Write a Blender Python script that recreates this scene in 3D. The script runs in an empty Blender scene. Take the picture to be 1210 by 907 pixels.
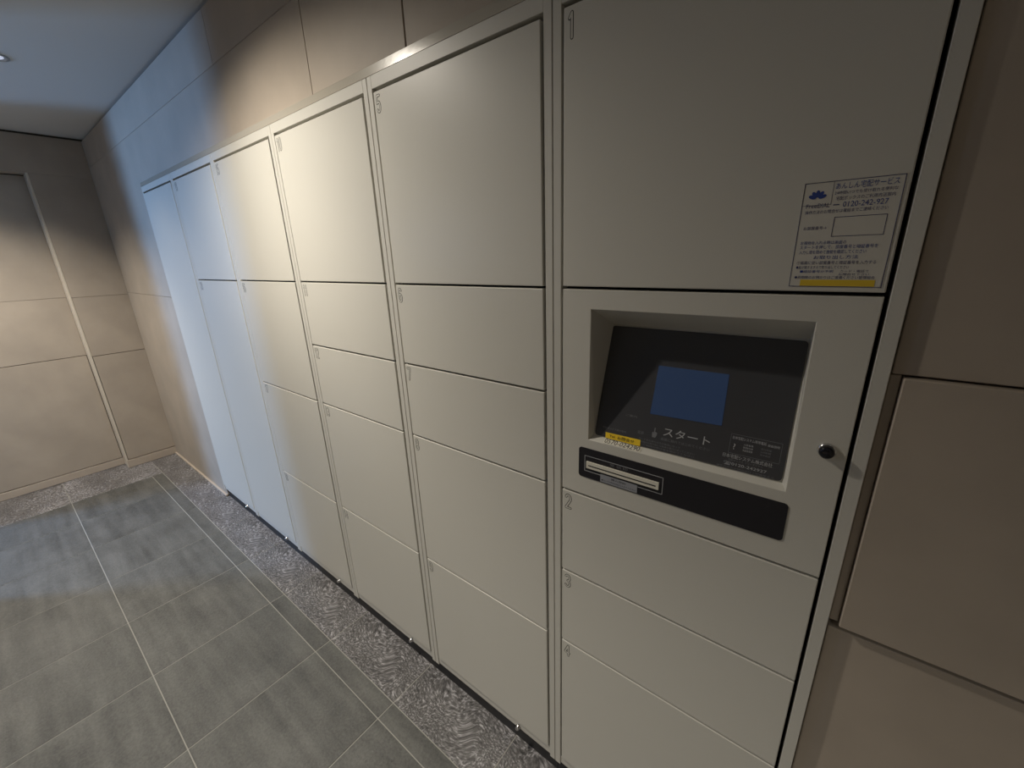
import bpy, bmesh, math, random
from mathutils import Vector, Matrix
random.seed(7)
SC = bpy.context.scene
COL = SC.collection

# ------------------------------------------------------------------ camera
cam_d = bpy.data.cameras.new('camera')
cam = bpy.data.objects.new('camera', cam_d); COL.objects.link(cam)
cam_d.sensor_width = 36.0
cam_d.lens = 486.68 / 1210 * 36.0
cam_d.clip_start = 0.02
_r = Vector((0.7897787, 0.6124465, -0.03404246)); _u = Vector((-0.15883469, 0.25779973, 0.95305343))
_f = Vector((-0.59247037, 0.74729418, -0.30088249))
M = Matrix((( _r.x, _u.x, -_f.x, 2.95765), (_r.y, _u.y, -_f.y, -0.682597), (_r.z, _u.z, -_f.z, 1.453034), (0, 0, 0, 1)))
cam.matrix_world = M
SC.camera = cam

# ------------------------------------------------------------------ world, light, exposure
w = bpy.data.worlds.new('world'); SC.world = w; w.use_nodes = True
w.node_tree.nodes['Background'].inputs[0].default_value = (0.35, 0.55, 1.0, 1)
w.node_tree.nodes['Background'].inputs[1].default_value = 0.15
vs = SC.view_settings
vs.view_transform = 'Standard'; vs.look = 'None'; vs.gamma = 1; vs.use_curve_mapping = False
vs.exposure = 0.08

def area(name, loc, direction, sx, sy, power, color):
    d = bpy.data.lights.new(name, 'AREA'); d.shape = 'RECTANGLE'; d.size = sx; d.size_y = sy
    d.energy = power; d.color = color
    o = bpy.data.objects.new(name, d); COL.objects.link(o); o.location = loc
    o.rotation_euler = Vector(direction).to_track_quat('-Z', 'Y').to_euler()
    return o
def spot(name, loc, target, power, color, angle, blend, radius=0.03):
    d = bpy.data.lights.new(name, 'SPOT'); d.energy = power; d.color = color
    d.spot_size = math.radians(angle); d.spot_blend = blend; d.shadow_soft_size = radius
    o = bpy.data.objects.new(name, d); COL.objects.link(o); o.location = loc
    o.rotation_euler = (Vector(target) - Vector(loc)).to_track_quat('-Z', 'Y').to_euler()
    return o
DAY = (0.27, 0.53, 1.0)
WARM = (1.0, 0.915, 0.785)
# daylight of the open entrance, falling in through the doorway in the front wall
area('doorway_daylight', (-1.62, -2.62, 1.80), (1, 1, -0.75), 0.17, 1.5, 98, DAY)
# recessed ceiling downlights
ZC = 2.2586
MAIN = (1.52, -0.56)
spot('downlight_beam', (*MAIN, ZC - 0.015), (*MAIN, 0), 60, WARM, 152, 0.7)
spot('downlight_beam', (*MAIN, ZC - 0.015), (*MAIN, 0), 50, WARM, 100, 1.0)
spot('downlight_beam', (0.20, -0.40, ZC - 0.015), (0.20, -0.40, 0), 14, WARM, 90, 1.0)
spot('entrance_downlight_beam', (-0.52, -0.90, ZC - 0.015), (-0.62, -0.85, 0), 135, WARM, 120, 1.0)
for lx, ly, pw in ((0.7, -1.85, 8), (2.3, -1.85, 68), (3.6, -1.6, 40)):        # unseen fill lamps added behind the camera to brighten the lower doors
    spot('hall_fill_light', (lx, ly, ZC - 0.015), (lx, ly, 0), pw, (1.0, 0.95, 0.85), 122, 0.8)

# ------------------------------------------------------------------ materials
def mat(name, color, rough=0.5, metal=0.0, spec=0.5, bump=None, var=None, emit=None, coat=0.0):
    m = bpy.data.materials.new(name); m.use_nodes = True
    nt = m.node_tree; b = nt.nodes['Principled BSDF']
    b.inputs['Base Color'].default_value = (*color, 1); b.inputs['Roughness'].default_value = rough
    b.inputs['Metallic'].default_value = metal; b.inputs['Specular IOR Level'].default_value = spec
    b.inputs['Coat Weight'].default_value = coat
    tc = nt.nodes.new('ShaderNodeTexCoord')
    if var:                                   # (scale, amount, detail)
        n = nt.nodes.new('ShaderNodeTexNoise'); n.inputs['Scale'].default_value = var[0]; n.inputs['Detail'].default_value = var[2]
        nt.links.new(tc.outputs['Object'], n.inputs['Vector'])
        r = nt.nodes.new('ShaderNodeValToRGB')
        a = var[1]
        r.color_ramp.elements[0].position = 0.25; r.color_ramp.elements[1].position = 0.75
        r.color_ramp.elements[0].color = (*[c * (1 - a) for c in color], 1)
        r.color_ramp.elements[1].color = (*[min(1, c * (1 + a)) for c in color], 1)
        nt.links.new(n.outputs['Fac'], r.inputs['Fac']); nt.links.new(r.outputs['Color'], b.inputs['Base Color'])
    if bump:                                  # (scale, strength, distance)
        n = nt.nodes.new('ShaderNodeTexNoise'); n.inputs['Scale'].default_value = bump[0]; n.inputs['Detail'].default_value = 4
        nt.links.new(tc.outputs['Object'], n.inputs['Vector'])
        bp = nt.nodes.new('ShaderNodeBump'); bp.inputs['Strength'].default_value = bump[1]; bp.inputs['Distance'].default_value = bump[2]
        nt.links.new(n.outputs['Fac'], bp.inputs['Height']); nt.links.new(bp.outputs['Normal'], b.inputs['Normal'])
    if emit:
        b.inputs['Emission Color'].default_value = (*emit[0], 1); b.inputs['Emission Strength'].default_value = emit[1]
    return m

STEEL = mat('cream_painted_steel', (0.60, 0.585, 0.53), 0.36, spec=0.45, bump=(55, 0.10, 0.001))
FRAME = mat('cream_painted_frame', (0.58, 0.565, 0.515), 0.40, spec=0.45)
BLACK = mat('black_plinth', (0.008, 0.008, 0.010), 0.5)
GAP = mat('dark_inside', (0.012, 0.011, 0.010), 0.9)
PANEL = mat('charcoal_glass', (0.050, 0.051, 0.057), 0.28, spec=0.6)
STRIP = mat('black_strip', (0.012, 0.011, 0.016), 0.35)
SCREEN = mat('blue_screen', (0.02, 0.035, 0.075), 0.22, spec=0.6, emit=((0.08, 0.15, 0.33), 0.09))
CHROME = mat('chrome', (0.75, 0.75, 0.76), 0.12, 1.0)
KNOB = mat('glossy_black', (0.004, 0.004, 0.008), 0.06)
INK = mat('engraved_line', (0.02, 0.018, 0.015), 0.7)
WHITEINK = mat('pale_print', (0.44, 0.45, 0.47), 0.5)
DIMINK = mat('faint_print', (0.18, 0.185, 0.20), 0.5)
BLUEINK = mat('blue_print', (0.025, 0.055, 0.25), 0.6)
NAVY = mat('navy_print', (0.03, 0.035, 0.13), 0.6)
YELLOW = mat('yellow_sticker', (0.85, 0.58, 0.02), 0.5)
OCHRE = mat('ochre_print', (0.72, 0.50, 0.03), 0.6)
LABELM = mat('label_film', (0.60, 0.58, 0.52), 0.45)
SILVER = mat('silver_label', (0.30, 0.31, 0.34), 0.4)
CREAM = mat('cream_slot', (0.75, 0.72, 0.62), 0.4)
BLACKINK = mat('black_print', (0.01, 0.01, 0.01), 0.6)
CEIL = mat('painted_ceiling', (0.60, 0.60, 0.58), 0.9, bump=(160, 0.25, 0.001))
WALLM = mat('beige_stone_tile', (0.40, 0.345, 0.285), 0.55, spec=0.35, bump=(38, 0.22, 0.002), var=(5, 0.10, 6))
SEAM = mat('dark_joint', (0.07, 0.06, 0.05), 0.9)
BASEM = mat('beige_base_tile', (0.44, 0.375, 0.31), 0.5, bump=(60, 0.2, 0.001), var=(7, 0.06, 4))
TRIM = mat('pale_edge_trim', (0.62, 0.56, 0.47), 0.35)
TOPTRIM = mat('beige_sealant', (0.40, 0.37, 0.31), 0.20, spec=0.7, bump=(60, 0.10, 0.001))
GROUT = mat('pale_grout', (0.30, 0.295, 0.27), 0.8)
LENS = mat('lamp_lens', (0.85, 0.88, 1.0), 0.3, emit=((0.75, 0.82, 1.0), 0.45))
GLOW = mat('blue_glow', (0.05, 0.06, 0.08), 0.2, emit=((0.35, 0.55, 1.0), 5.0))  # emission of the added panel that tints the door reflections
RING = mat('lamp_ring', (0.35, 0.36, 0.36), 0.35, 0.3)

def tile_material():
    m = bpy.data.materials.new('grey_slate_tile'); m.use_nodes = True
    nt = m.node_tree; N = nt.nodes; L = nt.links; b = N['Principled BSDF']
    tc = N.new('ShaderNodeTexCoord'); oi = N.new('ShaderNodeObjectInfo')
    off = N.new('ShaderNodeVectorMath'); off.operation = 'MULTIPLY_ADD'
    L.new(oi.outputs['Random'], off.inputs[0]); off.inputs[1].default_value = (37, 53, 11)
    L.new(tc.outputs['Object'], off.inputs[2])
    n1 = N.new('ShaderNodeTexNoise'); n1.inputs['Scale'].default_value = 6; n1.inputs['Detail'].default_value = 8; n1.inputs['Roughness'].default_value = 0.65
    n2 = N.new('ShaderNodeTexNoise'); n2.inputs['Scale'].default_value = 120; n2.inputs['Detail'].default_value = 6; n2.inputs['Roughness'].default_value = 0.8
    mp = N.new('ShaderNodeMapping'); mp.inputs['Rotation'].default_value = (0, 0, math.radians(-28)); mp.inputs['Scale'].default_value = (0.7, 7, 1)
    n3 = N.new('ShaderNodeTexNoise'); n3.inputs['Scale'].default_value = 3.5; n3.inputs['Detail'].default_value = 5
    L.new(off.outputs[0], n1.inputs['Vector']); L.new(off.outputs[0], n2.inputs['Vector']); L.new(off.outputs[0], mp.inputs['Vector']); L.new(mp.outputs[0], n3.inputs['Vector'])
    a = N.new('ShaderNodeMath'); a.operation = 'MULTIPLY_ADD'; L.new(n2.outputs['Fac'], a.inputs[0]); a.inputs[1].default_value = 1.5; L.new(n1.outputs['Fac'], a.inputs[2])
    c = N.new('ShaderNodeMath'); c.operation = 'MULTIPLY_ADD'; L.new(n3.outputs['Fac'], c.inputs[0]); c.inputs[1].default_value = 1.0; L.new(a.outputs[0], c.inputs[2])
    mr = N.new('ShaderNodeMapRange'); mr.inputs['From Min'].default_value = 1.33; mr.inputs['From Max'].default_value = 2.17
    L.new(c.outputs[0], mr.inputs['Value'])
    rp = N.new('ShaderNodeValToRGB'); rp.color_ramp.elements[0].color = (0.040, 0.041, 0.039, 1); rp.color_ramp.elements[1].color = (0.132, 0.132, 0.124, 1)
    L.new(mr.outputs[0], rp.inputs['Fac']); L.new(rp.outputs[0], b.inputs['Base Color'])
    b.inputs['Roughness'].default_value = 0.46
    bp = N.new('ShaderNodeBump'); bp.inputs['Strength'].default_value = 0.5; bp.inputs['Distance'].default_value = 0.002
    L.new(c.outputs[0], bp.inputs['Height']); L.new(bp.outputs[0], b.inputs['Normal'])
    return m
def swirl_material():
    m = bpy.data.materials.new('swirled_granite'); m.use_nodes = True
    nt = m.node_tree; N = nt.nodes; L = nt.links; b = N['Principled BSDF']
    tc = N.new('ShaderNodeTexCoord')
    nw = N.new('ShaderNodeTexNoise'); nw.inputs['Scale'].default_value = 4.0; nw.inputs['Detail'].default_value = 2
    L.new(tc.outputs['Object'], nw.inputs['Vector'])
    ad = N.new('ShaderNodeVectorMath'); ad.operation = 'MULTIPLY_ADD'
    L.new(nw.outputs['Color'], ad.inputs[0]); ad.inputs[1].default_value = (0.26, 0.26, 0); L.new(tc.outputs['Object'], ad.inputs[2])
    mp = N.new('ShaderNodeMapping'); mp.inputs['Scale'].default_value = (26, 74, 1); mp.inputs['Rotation'].default_value = (0, 0, 0.5)
    L.new(ad.outputs[0], mp.inputs['Vector'])
    n1 = N.new('ShaderNodeTexNoise'); n1.inputs['Scale'].default_value = 1.6; n1.inputs['Detail'].default_value = 8; n1.inputs['Roughness'].default_value = 0.85; n1.inputs['Distortion'].default_value = 0.0
    L.new(mp.outputs[0], n1.inputs['Vector'])
    n2 = N.new('ShaderNodeTexNoise'); n2.inputs['Scale'].default_value = 3.0; L.new(ad.outputs[0], n2.inputs['Vector'])
    a = N.new('ShaderNodeMath'); a.operation = 'MULTIPLY_ADD'; L.new(n2.outputs['Fac'], a.inputs[0]); a.inputs[1].default_value = 0.35; L.new(n1.outputs['Fac'], a.inputs[2])
    n4 = N.new('ShaderNodeTexNoise'); n4.inputs['Scale'].default_value = 130; n4.inputs['Detail'].default_value = 3; L.new(ad.outputs[0], n4.inputs['Vector'])
    a2 = N.new('ShaderNodeMath'); a2.operation = 'MULTIPLY_ADD'; L.new(n4.outputs['Fac'], a2.inputs[0]); a2.inputs[1].default_value = 0.55; L.new(a.outputs[0], a2.inputs[2]); a = a2
    rp = N.new('ShaderNodeValToRGB')
    e = rp.color_ramp.elements; e[0].position = 0.0; e[0].color = (0.035, 0.034, 0.034, 1); e[1].position = 1.0; e[1].color = (0.46, 0.45, 0.47, 1)
    k = e.new(0.5); k.color = (0.13, 0.125, 0.125, 1)
    mr = N.new('ShaderNodeMapRange'); mr.inputs['From Min'].default_value = 0.80; mr.inputs['From Max'].default_value = 1.11; L.new(a.outputs[0], mr.inputs['Value'])
    L.new(mr.outputs[0], rp.inputs['Fac']); L.new(rp.outputs[0], b.inputs['Base Color'])
    b.inputs['Roughness'].default_value = 0.33
    bp = N.new('ShaderNodeBump'); bp.inputs['Strength'].default_value = 0.3; bp.inputs['Distance'].default_value = 0.001
    L.new(a.outputs[0], bp.inputs['Height']); L.new(bp.outputs[0], b.inputs['Normal'])
    return m
TILE = tile_material(); SWIRL = swirl_material()

# ------------------------------------------------------------------ mesh helpers
def link(name, bm, mats, parent=None, smooth=False):
    me = bpy.data.meshes.new(name); bm.normal_update(); bm.to_mesh(me); bm.free()
    if not isinstance(mats, (list, tuple)): mats = [mats]
    for m in mats: me.materials.append(m)
    if smooth:
        for p in me.polygons: p.use_smooth = True
    o = bpy.data.objects.new(name, me); COL.objects.link(o)
    if parent: o.parent = parent
    return o
def add_box(bm, x0, x1, y0, y1, z0, z1, bevel=0.0, mi=0, seg=1):
    r = bmesh.ops.create_cube(bm, size=1.0)
    vs_ = r['verts']
    for v in vs_:
        v.co = Vector(((x0 + x1) / 2 + v.co.x * (x1 - x0), (y0 + y1) / 2 + v.co.y * (y1 - y0), (z0 + z1) / 2 + v.co.z * (z1 - z0)))
    fs = {f for v in vs_ for f in v.link_faces}
    for f in fs: f.material_index = mi
    if bevel > 0:
        es = list({e for v in vs_ for e in v.link_edges})
        bmesh.ops.bevel(bm, geom=es, offset=bevel, segments=seg, affect='EDGES', profile=0.5, material=-1)
def box(name, x0, x1, y0, y1, z0, z1, m, parent=None, bevel=0.0, seg=1):
    bm = bmesh.new(); add_box(bm, x0, x1, y0, y1, z0, z1, bevel, 0, seg); return link(name, bm, m, parent)
def empty(name, loc, label, cat, group=None):
    o = bpy.data.objects.new(name, None); COL.objects.link(o); o.location = loc
    o.empty_display_size = 0.1
    o['label'] = label; o['category'] = cat
    if group: o['group'] = group
    return o
def add_lathe(bm, prof, n=24, center=(0, 0, 0), axis='y', mi=0):
    """prof: (radius, distance along the axis); axis 'y' points to -y, 'z' to +z"""
    rings = []
    for r, t in prof:
        ring = []
        for k in range(n):
            a = 2 * math.pi * k / n
            if axis == 'y': p = Vector((center[0] + r * math.cos(a), center[1] - t, center[2] + r * math.sin(a)))
            else: p = Vector((center[0] + r * math.cos(a), center[1] + r * math.sin(a), center[2] + t))
            ring.append(bm.verts.new(p))
        rings.append(ring)
    for a, b in zip(rings, rings[1:]):
        for k in range(n):
            f = bm.faces.new((a[k], a[(k + 1) % n], b[(k + 1) % n], b[k])); f.material_index = mi; f.smooth = True
    f = bm.faces.new(rings[-1]); f.material_index = mi
def add_plate(bm, pts, y, t, mi=0, place=None):
    """thin plate with the outline pts (x, z), its face at y, thickness t towards +y"""
    fr = [bm.verts.new(Vector((p[0], y, p[1]))) for p in pts]; bk = [bm.verts.new(Vector((p[0], y + t, p[1]))) for p in pts]
    n = len(pts); fs = [bm.faces.new(fr), bm.faces.new(bk[::-1])]
    for k in range(n): fs.append(bm.faces.new((fr[(k + 1) % n], fr[k], bk[k], bk[(k + 1) % n])))
    for f in fs: f.material_index = mi
    if place:
        for v in fr + bk: v.co = place(v.co)
def rrect(x0, x1, z0, z1, r, n=4):
    pts = []
    for cx, cz, a0 in ((x1 - r, z1 - r, 0), (x0 + r, z1 - r, 90), (x0 + r, z0 + r, 180), (x1 - r, z0 + r, 270)):
        for k in range(n + 1):
            a = math.radians(a0 + 90 * k / n); pts.append((cx + r * math.cos(a), cz + r * math.sin(a)))
    return pts

_fc = bpy.data.curves.new('lettering', 'FONT'); _fo = bpy.data.objects.new('lettering', _fc); COL.objects.link(_fo)
def add_text(bm, s, x, z, h=None, width=None, y=0.0, mi=0, outline=0.0, wscale=1.0, place=None, spacing=1.0, thick=0.0, res=3):
    """lettering in the xz plane facing -y, lower left corner at (x, z), real glyph height h (or fitted to width)"""
    _fc.body = s; _fc.size = 1.0; _fc.resolution_u = res; _fc.space_character = spacing
    _fc.offset = 0.0
    if outline > 0: _fc.fill_mode = 'NONE'
    else: _fc.fill_mode = 'FRONT'; _fc.bevel_depth = 0
    _fc.bevel_depth = 0
    _fc.fill_mode = 'FRONT'
    bpy.context.view_layer.update()
    me = bpy.data.meshes.new_from_object(_fo.evaluated_get(bpy.context.evaluated_depsgraph_get()))
    xs = [v.co.x for v in me.vertices]; ys = [v.co.y for v in me.vertices]
    x0, x1, y0, y1 = min(xs), max(xs), min(ys), max(ys)
    sy = h / (y1 - y0) if h else width / (x1 - x0)
    sx = width / (x1 - x0) if width else sy * wscale
    bpy.data.meshes.remove(me)
    if outline > 0:
        _fc.fill_mode = 'NONE'; _fc.bevel_depth = outline / sy; _fc.bevel_resolution = 0
        bpy.context.view_layer.update()
    me = bpy.data.meshes.new_from_object(_fo.evaluated_get(bpy.context.evaluated_depsgraph_get()))
    base = []
    for v in me.vertices:
        p = Vector((x + (v.co.x - x0) * sx, y - v.co.z * sy * (0.4 if outline else 1), z + (v.co.y - y0) * sy))
        if place: p = place(p)
        base.append(bm.verts.new(p))
    for p in me.polygons:
        try:
            f = bm.faces.new([base[i] for i in p.vertices]); f.material_index = mi
        except ValueError: pass
    bpy.data.meshes.remove(me)
    return sx * (x1 - x0), sy * (y1 - y0)
def add_frame_line(bm, x0, x1, z0, z1, t, y, mi=0, place=None):
    for a in ((x0, x1, z0, z0 + t), (x0, x1, z1 - t, z1), (x0, x0 + t, z0, z1), (x1 - t, x1, z0, z1)):
        add_plate(bm, [(a[0], a[2]), (a[1], a[2]), (a[1], a[3]), (a[0], a[3])][::-1], y, 0.0002, mi, place)

# ------------------------------------------------------------------ the setting
XL, XR, YF = -1.1, 4.2, -1.30
def structure(o): o['kind'] = 'structure'; return o
RX = 3.0247                                    # right end of the locker bank
# ceiling
ceiling = structure(box('ceiling', XL - 0.4, XR + 0.1, -3.1, 0.5, ZC, ZC + 0.1, CEIL))
# floor with its tiles and granite border
floor = structure(box('floor', XL - 0.4, XR + 0.1, -3.1, 0.5, -0.06, -0.0015, GROUT))
def floor_piece(name, x0, x1, y0, y1, m, dz=0.0):
    g = 0.0016
    bm = bmesh.new(); cx, cy = (x0 + x1) / 2, (y0 + y1) / 2
    add_box(bm, x0 + g - cx, x1 - g - cx, y0 + g - cy, y1 - g - cy, -0.012, 0.0 + dz, 0.0008)
    o = link(name, bm, m, floor); o.location = (cx, cy, 0); return o
xj = [-0.78, -0.435, -0.033, 0.37, 0.771, 1.163, 1.564, 1.972, 2.372, 2.772, 3.172, 3.572, 3.972]
for x0, x1 in zip(xj, xj[1:]):
    for y0, y1 in ((-2.66, -2.255), (-2.255, -1.85), (-1.85, -1.445), (-1.445, -1.04), (-1.04, -0.635), (-0.635, -0.220), (-0.220, -0.158)):
        floor_piece('tile', x0, x1, y0, y1, TILE, random.uniform(-0.0003, 0.0002))
for x0, x1 in zip([-0.78] + xj[1:], xj[1:]):
    floor_piece('stone_slab', x0, x1, -0.158, 0.022, SWIRL)
for y0, y1 in ((-1.30, -1.04), (-1.04, -0.635), (-0.635, -0.158), (-0.158, 0.03)):
    floor_piece('stone_slab', -1.23, -0.78, y0, y1, SWIRL)
# back wall: core blocks round the bank, stone panels on its face
bm = bmesh.new()
add_box(bm, XL - 0.4, -0.006, 0.026, 0.5, 0, ZC)
add_box(bm, -0.006, RX + 0.008, 0.026, 0.5, 1.868, ZC)
add_box(bm, RX + 0.008, XR, 0.045, 0.5, 0, ZC)
add_box(bm, -0.006, RX + 0.008, 0.44, 0.5, 0, 1.868)
wall_back = structure(link('wall_back', bm, SEAM))
def wall_panel(x0, x1, z0, z1, yf, g=0.0014, t=0.016, bev=0.001, m=WALLM):
    bm = bmesh.new(); cx, cz = (x0 + x1) / 2, (z0 + z1) / 2
    add_box(bm, x0 + g - cx, x1 - g - cx, 0, t, z0 + g - cz, z1 - g - cz, bev)
    o = link('stone_panel', bm, m, wall_back); o.location = (cx, yf, cz); return o
ZT = ZC - 0.012
WP = 0.010
wall_panel(XL - 0.012, -0.0015, 0.006, 1.283, WP, g=0.0009)
def panel_outline(pts, yf):
    bm = bmesh.new(); add_plate(bm, pts[::-1], 0, 0.016); o = link('stone_panel', bm, WALLM, wall_back); o.location = (0, yf, 0)
panel_outline([(XL - 0.012, 1.2845), (-0.0025, 1.2845), (-0.0025, 1.8715), (1.7664, 1.8715), (1.7664, 2.0892), (XL - 0.012, 2.0892)], WP)
wall_panel(1.768, 2.157, 1.872, 2.090, WP - 0.0006, g=0.0016)
wall_panel(2.157, 3.10, 1.872, 2.090, WP, g=0.0016)
wall_panel(XL - 0.012, 1.18, 2.090, ZT, WP, g=0.0008)
wall_panel(1.18, 2.80, 2.090, ZT, WP, g=0.0010)
wall_panel(2.80, XR, 2.090, ZT, WP, g=0.0010)
wall_panel(3.10, XR, 1.872, 2.090, WP, g=0.0012)
# right of the bank: uneven panels beside a narrow recessed strip
wall_panel(RX + 0.001, XR, 1.290, 1.872, 0.010, g=0.0012, t=0.034)
wall_panel(3.0370, XR, 0.889, 1.2895, 0.0008, g=0.0012, t=0.043, bev=0.0015)
wall_panel(RX + 0.001, 3.0376, 0.889, 1.290, 0.013, g=0.0003, t=0.030)
wall_panel(RX + 0.001, XR, 0.478, 0.877, 0.013, g=0.0012, t=0.030)
wall_panel(RX + 0.001, XR, 0.002, 0.478, 0.013, g=0.0012, t=0.030)
# left wall: corner pier, recessed bay
bm = bmesh.new()
add_box(bm, XL - 0.5, XL - 0.015, -0.286, 0.026, 0, ZC)
add_box(bm, XL - 0.5, XL - 0.135, YF, -0.286, 0, 2.03)
add_box(bm, XL - 0.5, XL - 0.015, YF, -0.286, 2.036, ZC)
wall_left = structure(link('wall_left', bm, SEAM))
def left_panel(name, y0, y1, z0, z1, xf, m=WALLM, g=0.0012, t=0.016, parent=None, bev=0.001):
    cy, cz = (y0 + y1) / 2, (z0 + z1) / 2
    bm = bmesh.new(); add_box(bm, -t, 0, y0 + g - cy, y1 - g - cy, z0 + g - cz, z1 - g - cz, bev)
    o = link(name, bm, m, parent or wall_left); o.location = (xf, cy, cz); return o
DR = 0.12
for z0, z1, d, g in ((0.062, 0.868, 0, 0.0035), (0.868, 1.272, 0.0008, 0.0008), (1.272, ZT - 0.22, 0, 0.0006)):
    left_panel('stone_panel', -0.280, 0.0098 + g, z0, z1, XL - d, g=g)
    left_panel('stone_panel', YF, -0.290, z0 if z0 > 0.1 else 0.055, min(z1, 2.03), XL - DR - d, g=g)
left_panel('stone_panel', YF, 0.0103, ZT - 0.2205, ZT, XL, g=0.0005)
bl = structure(box('baseboard_left', XL - 0.016, XL + 0.004, -0.288, 0.010, 0.002, 0.060, BASEM, bevel=0.001))
bl2 = structure(box('baseboard_recess', XL - DR - 0.016, XL - DR + 0.004, YF, -0.290, 0.002, 0.053, BASEM, bevel=0.001))
tr = structure(box('trim_1', XL - DR + 0.0, XL + 0.001, -0.2905, -0.280, 0.002, 2.030, TRIM, bevel=0.0012))
tr = structure(box('trim_2', XL - DR, XL + 0.0005, YF, -0.280, 2.031, 2.0385, WALLM, bevel=0.0015))
structure(box('trim_3', XL + 0.003, -0.004, -0.002, 0.010, 0.001, 0.012, BASEM, bevel=0.001))
# behind the camera: entrance opening, unseen pier wall shaped to cut the daylight, the hall
DX, YB = -0.25, -3.0
bm = bmesh.new()
add_box(bm, DX, DX + 0.15, YB, YF, 0, ZC)
add_box(bm, XL - 0.4, DX, YF - 0.15, YF, 2.22, ZC)
add_box(bm, XL - 0.5, -1.02, YF - 0.1, YF, 0, ZC)  # jamb added to trim the left edge of the daylight
structure(link('wall_entrance', bm, WALLM))
# unseen glowing panel on the pier wall, added for bluish door highlights
w_ = structure(box('glow_panel_1', DX + 0.15, DX + 0.165, -2.35, -1.90, 1.30, 1.85, FRAME))
box('glow_face', DX + 0.160, DX + 0.168, -2.31, -1.94, 1.34, 1.81, GLOW, w_)
structure(box('wall_front', DX + 0.15, XR, YB - 0.1, YB, 0, ZC, WALLM))
structure(box('wall_right', XR, XR + 0.1, YB, 0.5, 0, ZC, WALLM))
structure(box('floor_outside', -4.5, XL - 0.4, -5.0, YF - 0.15, -0.06, -0.002, TILE))

# ceiling downlights
for i, (lx, ly) in enumerate(((0.20, -0.40), MAIN)):
    t = empty('downlight', (lx, ly, ZC), 'small round recessed ceiling downlight above the far end of the locker bank' if i == 0 else
              'round recessed ceiling downlight above the middle of the locker bank', 'ceiling light')
    bm = bmesh.new()
    n = 32
    prof = [(0.052, 0.0), (0.052, -0.003), (0.046, -0.005), (0.040, -0.003), (0.036, -0.0005)]
    add_lathe(bm, prof, n, (0, 0, 0), 'z'); 
    bmesh.ops.delete(bm, geom=[f for f in bm.faces if len(f.verts) > 4], context='FACES_ONLY')
    link('trim_ring', bm, RING, t)
    bm = bmesh.new(); add_lathe(bm, [(0.036, -0.0005), (0.030, -0.0012), (0.012, -0.002)], n, (0, 0, 0), 'z'); link('lens', bm, LENS, t)

# ------------------------------------------------------------------ locker bank
SX = {5: 0.0, 4: 0.5051, 3: 1.0102, 2: 1.5153, 1: 2.0204, 0: 2.5250, -1: RX}
D = 0.0225
ZTOP, ZDT, ZDB, ZB = 1.850, 1.8186, 0.0965, 0.062
SEAMS = {0: [1.3905, 0.9635, 0.7495, 0.5355], 1: [1.3895, 1.1765, 0.963, 0.530], 2: [1.3895, 1.176, 0.960, 0.525],
         3: [1.3885, 0.959, 0.525], 4: [1.387], 5: []}
NUM = {0: ['1', None, '2', '3', '4'], 1: ['5', '6', '7', '8', '9'], 2: ['10', '11', '12', '13', '14'],
       3: ['15', '16', '17', '18'], 4: ['19', '20'], 5: [None]}
LAB = {0: 'cream steel locker column with the black payment terminal, rightmost of the bank',
       1: 'cream steel locker column directly left of the terminal column, doors 5 to 9',
       2: 'cream steel locker column of five doors with doors 10 to 14, under the warm light',
       3: 'cream steel locker column of four doors numbered 15 to 18, mid-bank',
       4: 'cream steel locker column with a short upper door above one tall door',
       5: 'cream steel locker column with one full-height door, at the far left end'}
YD = -0.0015                                      # face of the doors
def arc(cx, cz, rx, rz, a0, a1, n=9):
    return [(cx + rx * math.cos(math.radians(a0 + (a1 - a0) * k / n)), cz + rz * math.sin(math.radians(a0 + (a1 - a0) * k / n))) for k in range(n + 1)]
GLYPH = {  # centre lines in a box 1 wide, 2.6 high
    '1': [[(0.35, 2.1), (0.72, 2.6), (0.72, 0)]],
    '2': [arc(0.5, 1.9, 0.5, 0.7, 160, -30) + [(0, 0), (1, 0)]],
    '3': [arc(0.5, 1.95, 0.48, 0.65, 150, -90, 8), arc(0.5, 0.65, 0.5, 0.65, 90, -150, 9)],
    '4': [[(0.78, 0), (0.78, 2.6), (0, 0.75), (1.05, 0.75)]],
    '5': [[(0.95, 2.6), (0.08, 2.6), (0.05, 1.45)] + arc(0.5, 0.8, 0.5, 0.8, 120, -150, 10)],
    '6': [arc(0.5, 1.95, 0.5, 0.65, 30, 180, 6) + [(0, 0.8)] + arc(0.5, 0.75, 0.5, 0.75, 180, 540, 14)],
    '7': [[(0, 2.6), (1, 2.6), (0.4, 0)]],
    '8': [arc(0.5, 1.98, 0.45, 0.62, 270, 630, 12), arc(0.5, 0.68, 0.5, 0.68, 90, 450, 12)],
    '9': [arc(0.5, 1.85, 0.5, 0.75, 0, 360, 14) + [(1.0, 0.65)] + arc(0.5, 0.65, 0.5, 0.65, 0, -150, 6)],
    '0': [arc(0.5, 2.05, 0.5, 0.55, 180, 0, 6) + arc(0.5, 0.55, 0.5, 0.55, 0, -180, 6) + [(0, 2.05)]]}
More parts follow.
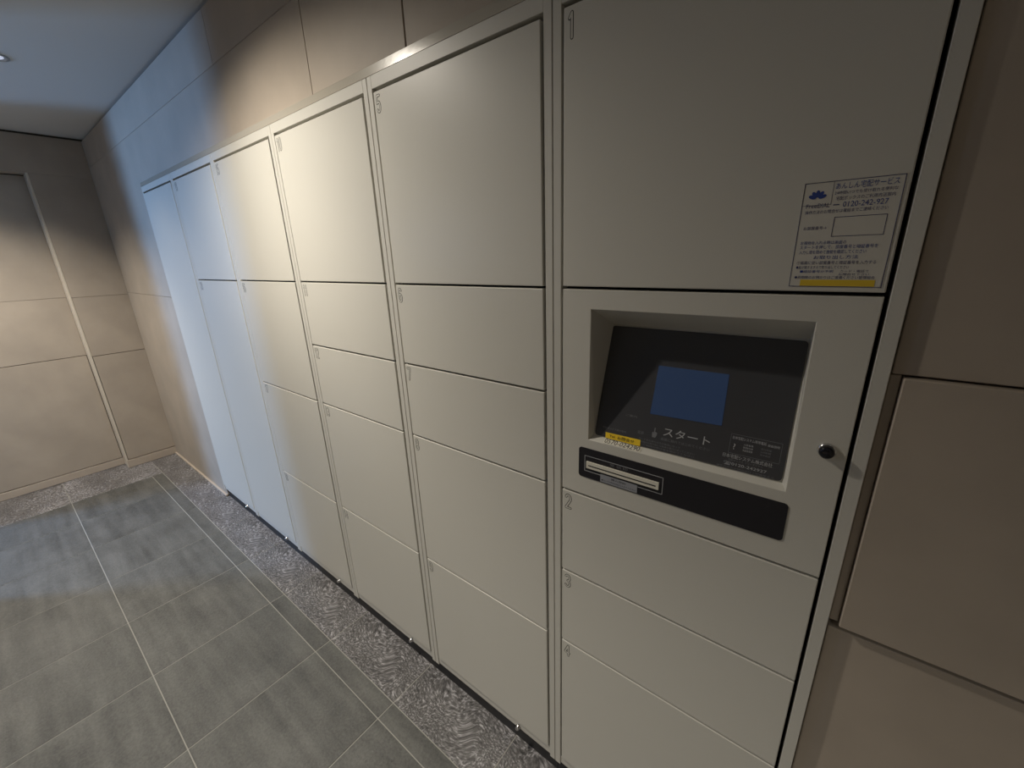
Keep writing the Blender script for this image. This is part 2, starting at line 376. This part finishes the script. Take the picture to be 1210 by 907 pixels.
def stroke(bm, pts, hw, y, mi):
    """a line with round joins; its pieces lie a few microns over one another so that none coincide"""
    for k, p in enumerate(pts):
        y -= 4e-6
        c = [(p[0] + hw * math.cos(2 * math.pi * q / 8), p[1] + hw * math.sin(2 * math.pi * q / 8)) for q in range(8)]
        f = bm.faces.new([bm.verts.new((a, y, b)) for a, b in c]); f.material_index = mi
    for a, b in zip(pts, pts[1:]):
        d = Vector((b[0] - a[0], b[1] - a[1]))
        if d.length < 1e-7: continue
        y -= 4e-6
        d.normalize(); nx, nz = -d.y * hw, d.x * hw
        f = bm.faces.new([bm.verts.new(q) for q in ((a[0] + nx, y, a[1] + nz), (b[0] + nx, y, b[1] + nz), (b[0] - nx, y, b[1] - nz), (a[0] - nx, y, a[1] - nz))][::-1])
        f.material_index = mi
    return y
def number(door, s, x, z):
    bm = bmesh.new(); k = 1.0 if len(s) == 1 else 0.9
    wd, h, hw = 0.0112 * k, 0.0320, 0.0031 * k
    xx = x + 0.0065 + hw
    for ch in s:
        sw_ = wd * (0.62 if ch == '1' else 1)
        y1, y2 = YD - 0.00006, YD - 0.00036
        for ln in GLYPH[ch]:
            pts = [(xx + (px if ch != '1' else px - 0.25) * wd, z - 0.008 - hw - h + pz / 2.6 * h) for px, pz in ln]
            y1 = stroke(bm, pts, hw, y1, 0); y2 = stroke(bm, pts, hw - 0.0014, y2, 1)
        xx += sw_ + 2 * hw + 0.0012
    link('door_number', bm, [INK, STEEL], door)
for c in range(6):
    x0, x1 = SX[c], SX[c - 1]
    xc = (x0 + x1) / 2
    u = empty('parcel_locker', (xc, 0.0, 0.0), LAB[c], 'locker', 'parcel locker columns standing side by side')
    PL = []
    # frame: two stiles, top rail, bottom rail with a slight fold, all one welded frame
    bm = bmesh.new(); sw = 0.0172
    rgap = 0.0015
    add_box(bm, x0 + 0.0009, x0 + sw, 0, 0.03, ZB, ZTOP, 0.0008)
    add_box(bm, x1 - sw, x1 - (0.0009 if c else 0.0), 0, 0.03 if c else 0.026, ZB, ZTOP, 0.0008)
    add_box(bm, x0 + sw - 0.0002, x1 - sw + 0.0002, 0, 0.03, ZDT + 0.0050, ZTOP, 0.0006)
    add_box(bm, x0 + sw - 0.0002, x1 - sw + 0.0002, 0.003, 0.03, ZB + 0.008, ZDB - 0.004, 0.0006)
    add_box(bm, x0 + sw - 0.0002, x1 - sw + 0.0002, 0.0045, 0.03, ZB + 0.002, ZB + 0.009, 0.0004)
    PL.append(link('frame', bm, FRAME))
    bm = bmesh.new()                               # dark carcass behind the doors
    yb = 0.40
    add_box(bm, x0 + 0.002, x0 + 0.004, 0.031, yb, ZB, ZTOP); add_box(bm, x1 - 0.004, x1 - 0.002, 0.031, yb, ZB, ZTOP)
    add_box(bm, x0 + 0.002, x1 - 0.002, yb, yb + 0.003, ZB, ZTOP); add_box(bm, x0 + 0.004, x1 - 0.004, 0.031, yb, ZTOP - 0.003, ZTOP)
    add_box(bm, x0 + 0.004, x1 - 0.004, 0.031, yb, ZB, ZB + 0.003)
    ds = [ZDT] + SEAMS[c] + [ZDB]
    for z in ds[1:-1]: add_box(bm, x0 + 0.004, x1 - 0.004, 0.025, yb, z - 0.005, z + 0.005)
    PL.append(link('carcass', bm, GAP))
    PL.append(box('plinth', x0 + 0.0005, x1 - 0.0005, 0.016, 0.30, 0.0, ZB, BLACK))
    xa, xb = x0 + D, x1 - D
    for i, (zt, zb) in enumerate(zip(ds, ds[1:])):
        g = 0.0018
        if c == 0 and i == 1:
            # ---------------- terminal panel with the sloping recess
            bm = bmesh.new()
            bz0, bz1 = zb + g, zt - g - 0.0015
            O_ = [(xa, bz0), (xb, bz0), (xb, bz1), (xa, bz1)]
            H_ = [(2.608, 1.0945), (2.9405, 1.0945), (2.9395, 1.352), (2.6072, 1.352)]
            I_ = [(2.6135, 0.0115, 1.1010), (2.9345, 0.0115, 1.1010), (2.9345, 0.078, 1.3150), (2.6175, 0.078, 1.3150)]
            be = 0.0010
            ob = [bm.verts.new((p[0], 0.02, p[1])) for p in O_]
            oc = [bm.verts.new((p[0], YD + be, p[1])) for p in O_]
            sgn = [(1, 1), (-1, 1), (-1, -1), (1, -1)]
            of = [bm.verts.new((p[0] + be * s[0], YD, p[1] + be * s[1])) for p, s in zip(O_, sgn)]
            hf = [bm.verts.new((p[0] - be * s[0], YD, p[1] - be * s[1])) for p, s in zip(H_, sgn)]
            hc = [bm.verts.new((p[0], YD + be, p[1])) for p in H_]
            ii = [bm.verts.new(p) for p in I_]
            for A, B in ((ob, oc), (oc, of), (of, hf), (hf, hc), (hc, ii)):
                for k in range(4): bm.faces.new((A[k], A[(k + 1) % 4], B[(k + 1) % 4], B[k]))
            bm.faces.new(ii)
            door = link('terminal_panel', bm, STEEL)
            door['label'] = 'cream steel terminal panel with a sloping recess'
            PL.append(door)
            # the sloping plane
            B0 = Vector((2.6, 0.0110, 1.1010)); T0 = Vector((2.6, 0.0775, 1.3150)); sl = T0 - B0
            def slope(p, lift=0.0):
                k = (p.z - 1.1010) / (1.3150 - 1.1010); nrm = Vector((0, -sl.z, sl.y)).normalized()
                q = Vector((p.x, 0.0110 + sl.y * k, p.z)); return q + nrm * (lift - p.y)
            bm = bmesh.new()
            k0 = rrect(2.6155, 2.9335, 1.1025, 1.3115, 0.006)
            add_plate(bm, k0[::-1], -0.0016, 0.0016, 0, lambda p: slope(p))
            o = link('glass_panel', bm, PANEL, door); o['label'] = 'charcoal glass operating panel'
            bm = bmesh.new()
            add_plate(bm, [(2.7170, 1.1625), (2.8375, 1.1665), (2.8350, 1.2490), (2.7180, 1.2485)][::-1], -0.0022, 0.0006, 0, lambda p: slope(p))
            o = link('screen', bm, SCREEN, door); o['label'] = 'dark blue display screen'
            bm = bmesh.new()
            Y = -0.0019; P_ = lambda p: slope(p)
            add_text(bm, 'スタート', 2.7465, 1.1300, h=0.0145, width=0.078, y=Y, mi=0, place=P_)
            add_text(bm, '画面に触れてはじめてください', 2.7440, 1.1215, width=0.082, h=0.0048, y=Y, mi=1, place=P_)
            link('start_lettering', bm, [WHITEINK, DIMINK], door)['label'] = 'pale printed start lettering'
            bm = bmesh.new()
            # pointing-hand pictogram
            hand = [(0, 0), (6, 0), (8, 5), (8, 9), (4.2, 10), (4.2, 17), (2.2, 17), (2.2, 8), (0.5, 9.5), (-1, 8)]
            add_plate(bm, [(2.7275 + a * 0.001, 1.1230 + b * 0.001) for a, b in hand][::-1], Y, 0.0002, 1, P_)
            link('hand_symbol', bm, [WHITEINK, DIMINK], door)['label'] = 'faint printed pointing hand'
            bm = bmesh.new()
            add_text(bm, '電源', 2.7000, 1.1235, h=0.0055, y=Y, mi=1, place=P_)
            for j, (xx, wd) in enumerate(((2.700, 0.028), (2.7, 0.075), (2.7, 0.10), (2.71, 0.09))):
                s = ('暗証番号', 'カードをお持ちの方は画面に従って', 'お荷物のお取り出しは画面の案内に従ってください', 'ご利用の際は扉を閉めてください')[j]
                if j: add_text(bm, s, xx + 0.004, 1.1190 - j * 0.0048, width=wd, h=0.0032, y=Y, mi=1, place=P_)
            add_text(bm, '宅配ボックス操作案内', 2.6300, 1.1185, width=0.048, h=0.0038, y=Y, mi=1, place=P_)
            add_text(bm, 'ご案内', 2.672, 1.1500, width=0.022, h=0.004, y=Y, mi=1, place=P_)
            o = link('guide_lettering', bm, [WHITEINK, DIMINK], door); o['label'] = 'faint small printed guide lettering'; o['kind'] = 'stuff'
            bm = bmesh.new()
            # maker's notice
            add_frame_line(bm, 2.8540, 2.9262, 1.1270, 1.1580, 0.0005, Y, 1, P_)
            add_text(bm, '日本宅配システム専用電話', 2.8570, 1.1500, width=0.048, h=0.0048, y=Y, mi=0, place=P_)
            add_text(bm, '取扱説明', 2.9070, 1.1490, width=0.016, h=0.0038, y=Y, mi=0, place=P_)
            add_text(bm, '?', 2.8600, 1.1340, h=0.0090, y=Y, mi=0, place=P_)
            for j in range(3):
                add_text(bm, ('入居者様', '管理会社様', '宅配業者様')[j], 2.8740, 1.1430 - j * 0.0045, width=0.014, h=0.0030, y=Y, mi=0, place=P_)
                add_text(bm, ('受付時間', '24時間', '年中無休')[j], 2.8990, 1.1420 - j * 0.0045, width=0.014, h=0.0030, y=Y, mi=1, place=P_)
            add_text(bm, '日本宅配システム株式会社', 2.8470, 1.1195, width=0.071, h=0.0062, y=Y, mi=0, place=P_)
            add_text(bm, '宅配ボックス フリーダイヤル', 2.8560, 1.1152, width=0.050, h=0.0034, y=Y, mi=1, place=P_)
            add_text(bm, '☎0120-242927', 2.8500, 1.1078, width=0.062, h=0.0062, y=Y, mi=0, place=P_)
            add_text(bm, '操作方法のお問合せは上記番号まで', 2.8400, 1.1035, width=0.083, h=0.0024, y=Y, mi=1, place=P_)
            o = link('notice_lettering', bm, [WHITEINK, DIMINK], door); o['label'] = 'pale printed company notice'
            # telephone sticker bridging the lower edge
            bm = bmesh.new()
            sp = lambda p: slope(p, 0.0024)
            add_plate(bm, [(2.6390, 1.1015), (2.7090, 1.1015), (2.7080, 1.1130), (2.6380, 1.1120)][::-1], 0.0, 0.0004, 0, sp)
            add_text(bm, 'Tel. お問合せ', 2.6470, 1.1040, width=0.050, h=0.0060, y=-0.0006, mi=1, place=sp)
            bn = Vector((0, -0.0065, 0.013)).normalized()
            def bevel_(p): k = p.z; return Vector((p.x, YD + 0.013 * k, 1.0945 + 0.0065 * k)) + bn * (0.0006 - p.y)
            add_plate(bm, [(2.6390, 0.06), (2.7130, 0.06), (2.7130, 1.0), (2.6390, 1.0)][::-1], 0.0, 0.0004, 2, bevel_)
            add_text(bm, '0570-024290', 2.6405, 0.14, width=0.070, h=0.72, y=-0.0003, mi=1, place=bevel_)
            o = link('telephone_sticker', bm, [YELLOW, BLACKINK, CREAM], door); o['label'] = 'yellow telephone number sticker'
            # black strip with the receipt slot
            bm = bmesh.new(); add_plate(bm, rrect(2.5875, 2.9485, 1.0080, 1.0745, 0.006)[::-1], YD - 0.0012, 0.0014)
            o = link('reader_strip', bm, STRIP, door); o['label'] = 'black horizontal reader strip'
            bm = bmesh.new(); Y = YD - 0.0012
            add_frame_line(bm, 2.6010, 2.7600, 1.0235, 1.0585, 0.0011, Y - 0.0006, 2)
            add_plate(bm, [(2.6060, 1.0320), (2.7530, 1.0320), (2.7530, 1.0465), (2.6060, 1.0465)][::-1], Y - 0.003, 0.003, 0)
            add_plate(bm, [(2.6110, 1.0375), (2.7480, 1.0375), (2.7480, 1.0397), (2.6110, 1.0397)][::-1], Y - 0.0033, 0.0003, 1)
            link('receipt_slot', bm, [CREAM, BLACKINK, WHITEINK], door)['label'] = 'cream receipt slot'
            bm = bmesh.new()
            add_plate(bm, [(2.6370, 1.0100), (2.7130, 1.0100), (2.7130, 1.0268), (2.6370, 1.0268)][::-1], Y - 0.0008, 0.0008, 0)
            add_text(bm, '挿入方向', 2.6600, 1.0195, width=0.030, h=0.0050, y=Y - 0.0010, mi=1)
            add_text(bm, '●カードを矢印の向きに入れてください', 2.6400, 1.0130, width=0.070, h=0.0038, y=Y - 0.0010, mi=1)
            add_text(bm, '受領印', 2.6560, 1.0500, width=0.036, h=0.0062, y=Y - 0.0003, mi=2, spacing=1.6)
            link('slot_label', bm, [SILVER, BLACKINK, DIMINK], door)['label'] = 'silver slot label'
            # lock knob
            bm = bmesh.new()
            add_lathe(bm, [(0.0115, 0.0), (0.0115, 0.002), (0.0102, 0.004), (0.0095, 0.0045)], 28, (2.9790, YD, 1.1745), 'y', 0)
            add_lathe(bm, [(0.0092, 0.004), (0.0094, 0.008), (0.0088, 0.0105), (0.0068, 0.0125), (0.0035, 0.0135), (0.0005, 0.0138)], 28, (2.9790, YD, 1.1745), 'y', 1)
            link('lock_knob', bm, [CHROME, KNOB], door)['label'] = 'glossy black lock button in a chrome ring'
            continue
        bm = bmesh.new()
        add_box(bm, xa, xb, YD, 0.019, zb + g, zt - g - 0.0010, 0.0015, 0, 2)
        door = link('door', bm, STEEL)
        PL.append(door)
        s = NUM[c][i]
        if s: number(door, s, xa, zt - g)
        if c == 0 and i == 0:
            bm = bmesh.new(); Y = YD - 0.0004
            add_plate(bm, [(2.9035, 1.3985), (2.9955, 1.3985), (2.9985, 1.5255), (2.9005, 1.5255)][::-1], Y, 0.0004, 0)
            Y -= 0.0003
            add_frame_line(bm, 2.9020, 2.9970, 1.3985, 1.5245, 0.0007, Y, 2)
            add_frame_line(bm, 2.9020, 2.9320, 1.4980, 1.5245, 0.0004, Y, 2)
            add_frame_line(bm, 2.9380, 2.9880, 1.4600, 1.4830, 0.0006, Y, 2)
            add_plate(bm, [(2.9140, 1.3995), (2.9900, 1.3995), (2.9900, 1.4075), (2.9140, 1.4075)][::-1], Y, 0.0002, 3)
            # blue fan-shaped emblem
            for a in range(5):
                ang = math.radians(20 + a * 35)
                pts = []
                for k in range(12):
                    t = 2 * math.pi * k / 12; rx, rz = 0.0042, 0.0022
                    px, pz = rx * math.cos(t) + 0.0055, rz * math.sin(t)
                    pts.append((2.9170 + px * math.cos(ang) - pz * math.sin(ang), 1.5060 + px * math.sin(ang) + pz * math.cos(ang)))
                add_plate(bm, pts[::-1], Y - 0.00005 * a, 0.0002, 1)
            rows = [('あんしん宅配サービス', 2.934, 1.5145, 0.058, 0.0075, 1), ('24時間いつでも受け取れる便利な', 2.934, 1.5085, 0.058, 0.0040, 2),
                    ('宅配ボックスのご利用方法案内', 2.936, 1.5020, 0.055, 0.0045, 2), ('Free', 2.9070, 1.4950, 0.011, 0.0048, 2), ('DIAL', 2.9190, 1.4950, 0.012, 0.0050, 2),
                    ('ー', 2.9345, 1.4965, 0.006, 0.0012, 2), ('0120-242-927', 2.9440, 1.4940, 0.042, 0.0062, 1), ('操作方法のお問合せは電話までご連絡ください', 2.9070, 1.4880, 0.080, 0.0042, 2),
                    ('お部屋番号→', 2.9080, 1.4690, 0.024, 0.0042, 2), ('お荷物を入れる時は画面の', 2.9075, 1.4510, 0.047, 0.0044, 1), ('スタートを押して、部屋番号と暗証番号を', 2.9075, 1.4455, 0.078, 0.0046, 1),
                    ('入力し扉を閉めて施錠を確認してください', 2.9075, 1.4395, 0.068, 0.0046, 1), ('お取り出し方法', 2.9240, 1.4330, 0.045, 0.0046, 1), ('①画面に従い部屋番号と暗証番号を入力する', 2.9070, 1.4265, 0.080, 0.0044, 2),
                    ('●扉が開きますので取り出してください', 2.9070, 1.4210, 0.055, 0.0040, 2), ('■暗証番号が不明', 2.9120, 1.4160, 0.035, 0.0036, 1), ('カード・電話で', 2.9540, 1.4165, 0.028, 0.0032, 2),
                    ('お問合せ下さい', 2.9530, 1.4128, 0.030, 0.0030, 2), ('●長期間のお預かりはご遠慮ください管理組合', 2.9070, 1.4085, 0.082, 0.0038, 2)]
            for s_, tx, tz, wd, hh, mi in rows: add_text(bm, s_, tx, tz, width=wd, h=hh, y=Y - 0.0002, mi=mi, res=2)
            o = link('instruction_sticker', bm, [LABELM, BLUEINK, NAVY, OCHRE], door); o['label'] = 'instruction sticker with blue print and an ochre bar'
    # round-headed lock stud on the lower rail
    if c > 0:
        bm = bmesh.new()
        add_lathe(bm, [(0.0075, 0.0), (0.0075, 0.004), (0.0060, 0.0055), (0.0062, 0.010), (0.0050, 0.0125), (0.0005, 0.0135)], 20, (x1 - 0.131, 0.002, 0.0775), 'y')
        o = link('lock_stud', bm, CHROME); o['label'] = 'chrome lock stud'; PL.append(o)
    for o in PL:
        o.parent = u; o.location = Vector(o.location) - Vector((xc, 0, 0))

# sealant fillet along the top of the bank
bm = bmesh.new()
vsA = [bm.verts.new(p) for p in ((0.0, 0.0005, 1.8508), (0.0, 0.0022, 1.8700), (0.0, 0.0255, 1.8700), (0.0, 0.0255, 1.8508))]
vsB = [bm.verts.new(Vector(v.co) + Vector((RX, 0, 0))) for v in vsA]
for k in range(4): bm.faces.new((vsA[k], vsB[k], vsB[(k + 1) % 4], vsA[(k + 1) % 4]))
bm.faces.new(vsA[::-1]); bm.faces.new(vsB)
structure(link('trim_4', bm, TOPTRIM))
bpy.data.objects.remove(_fo)
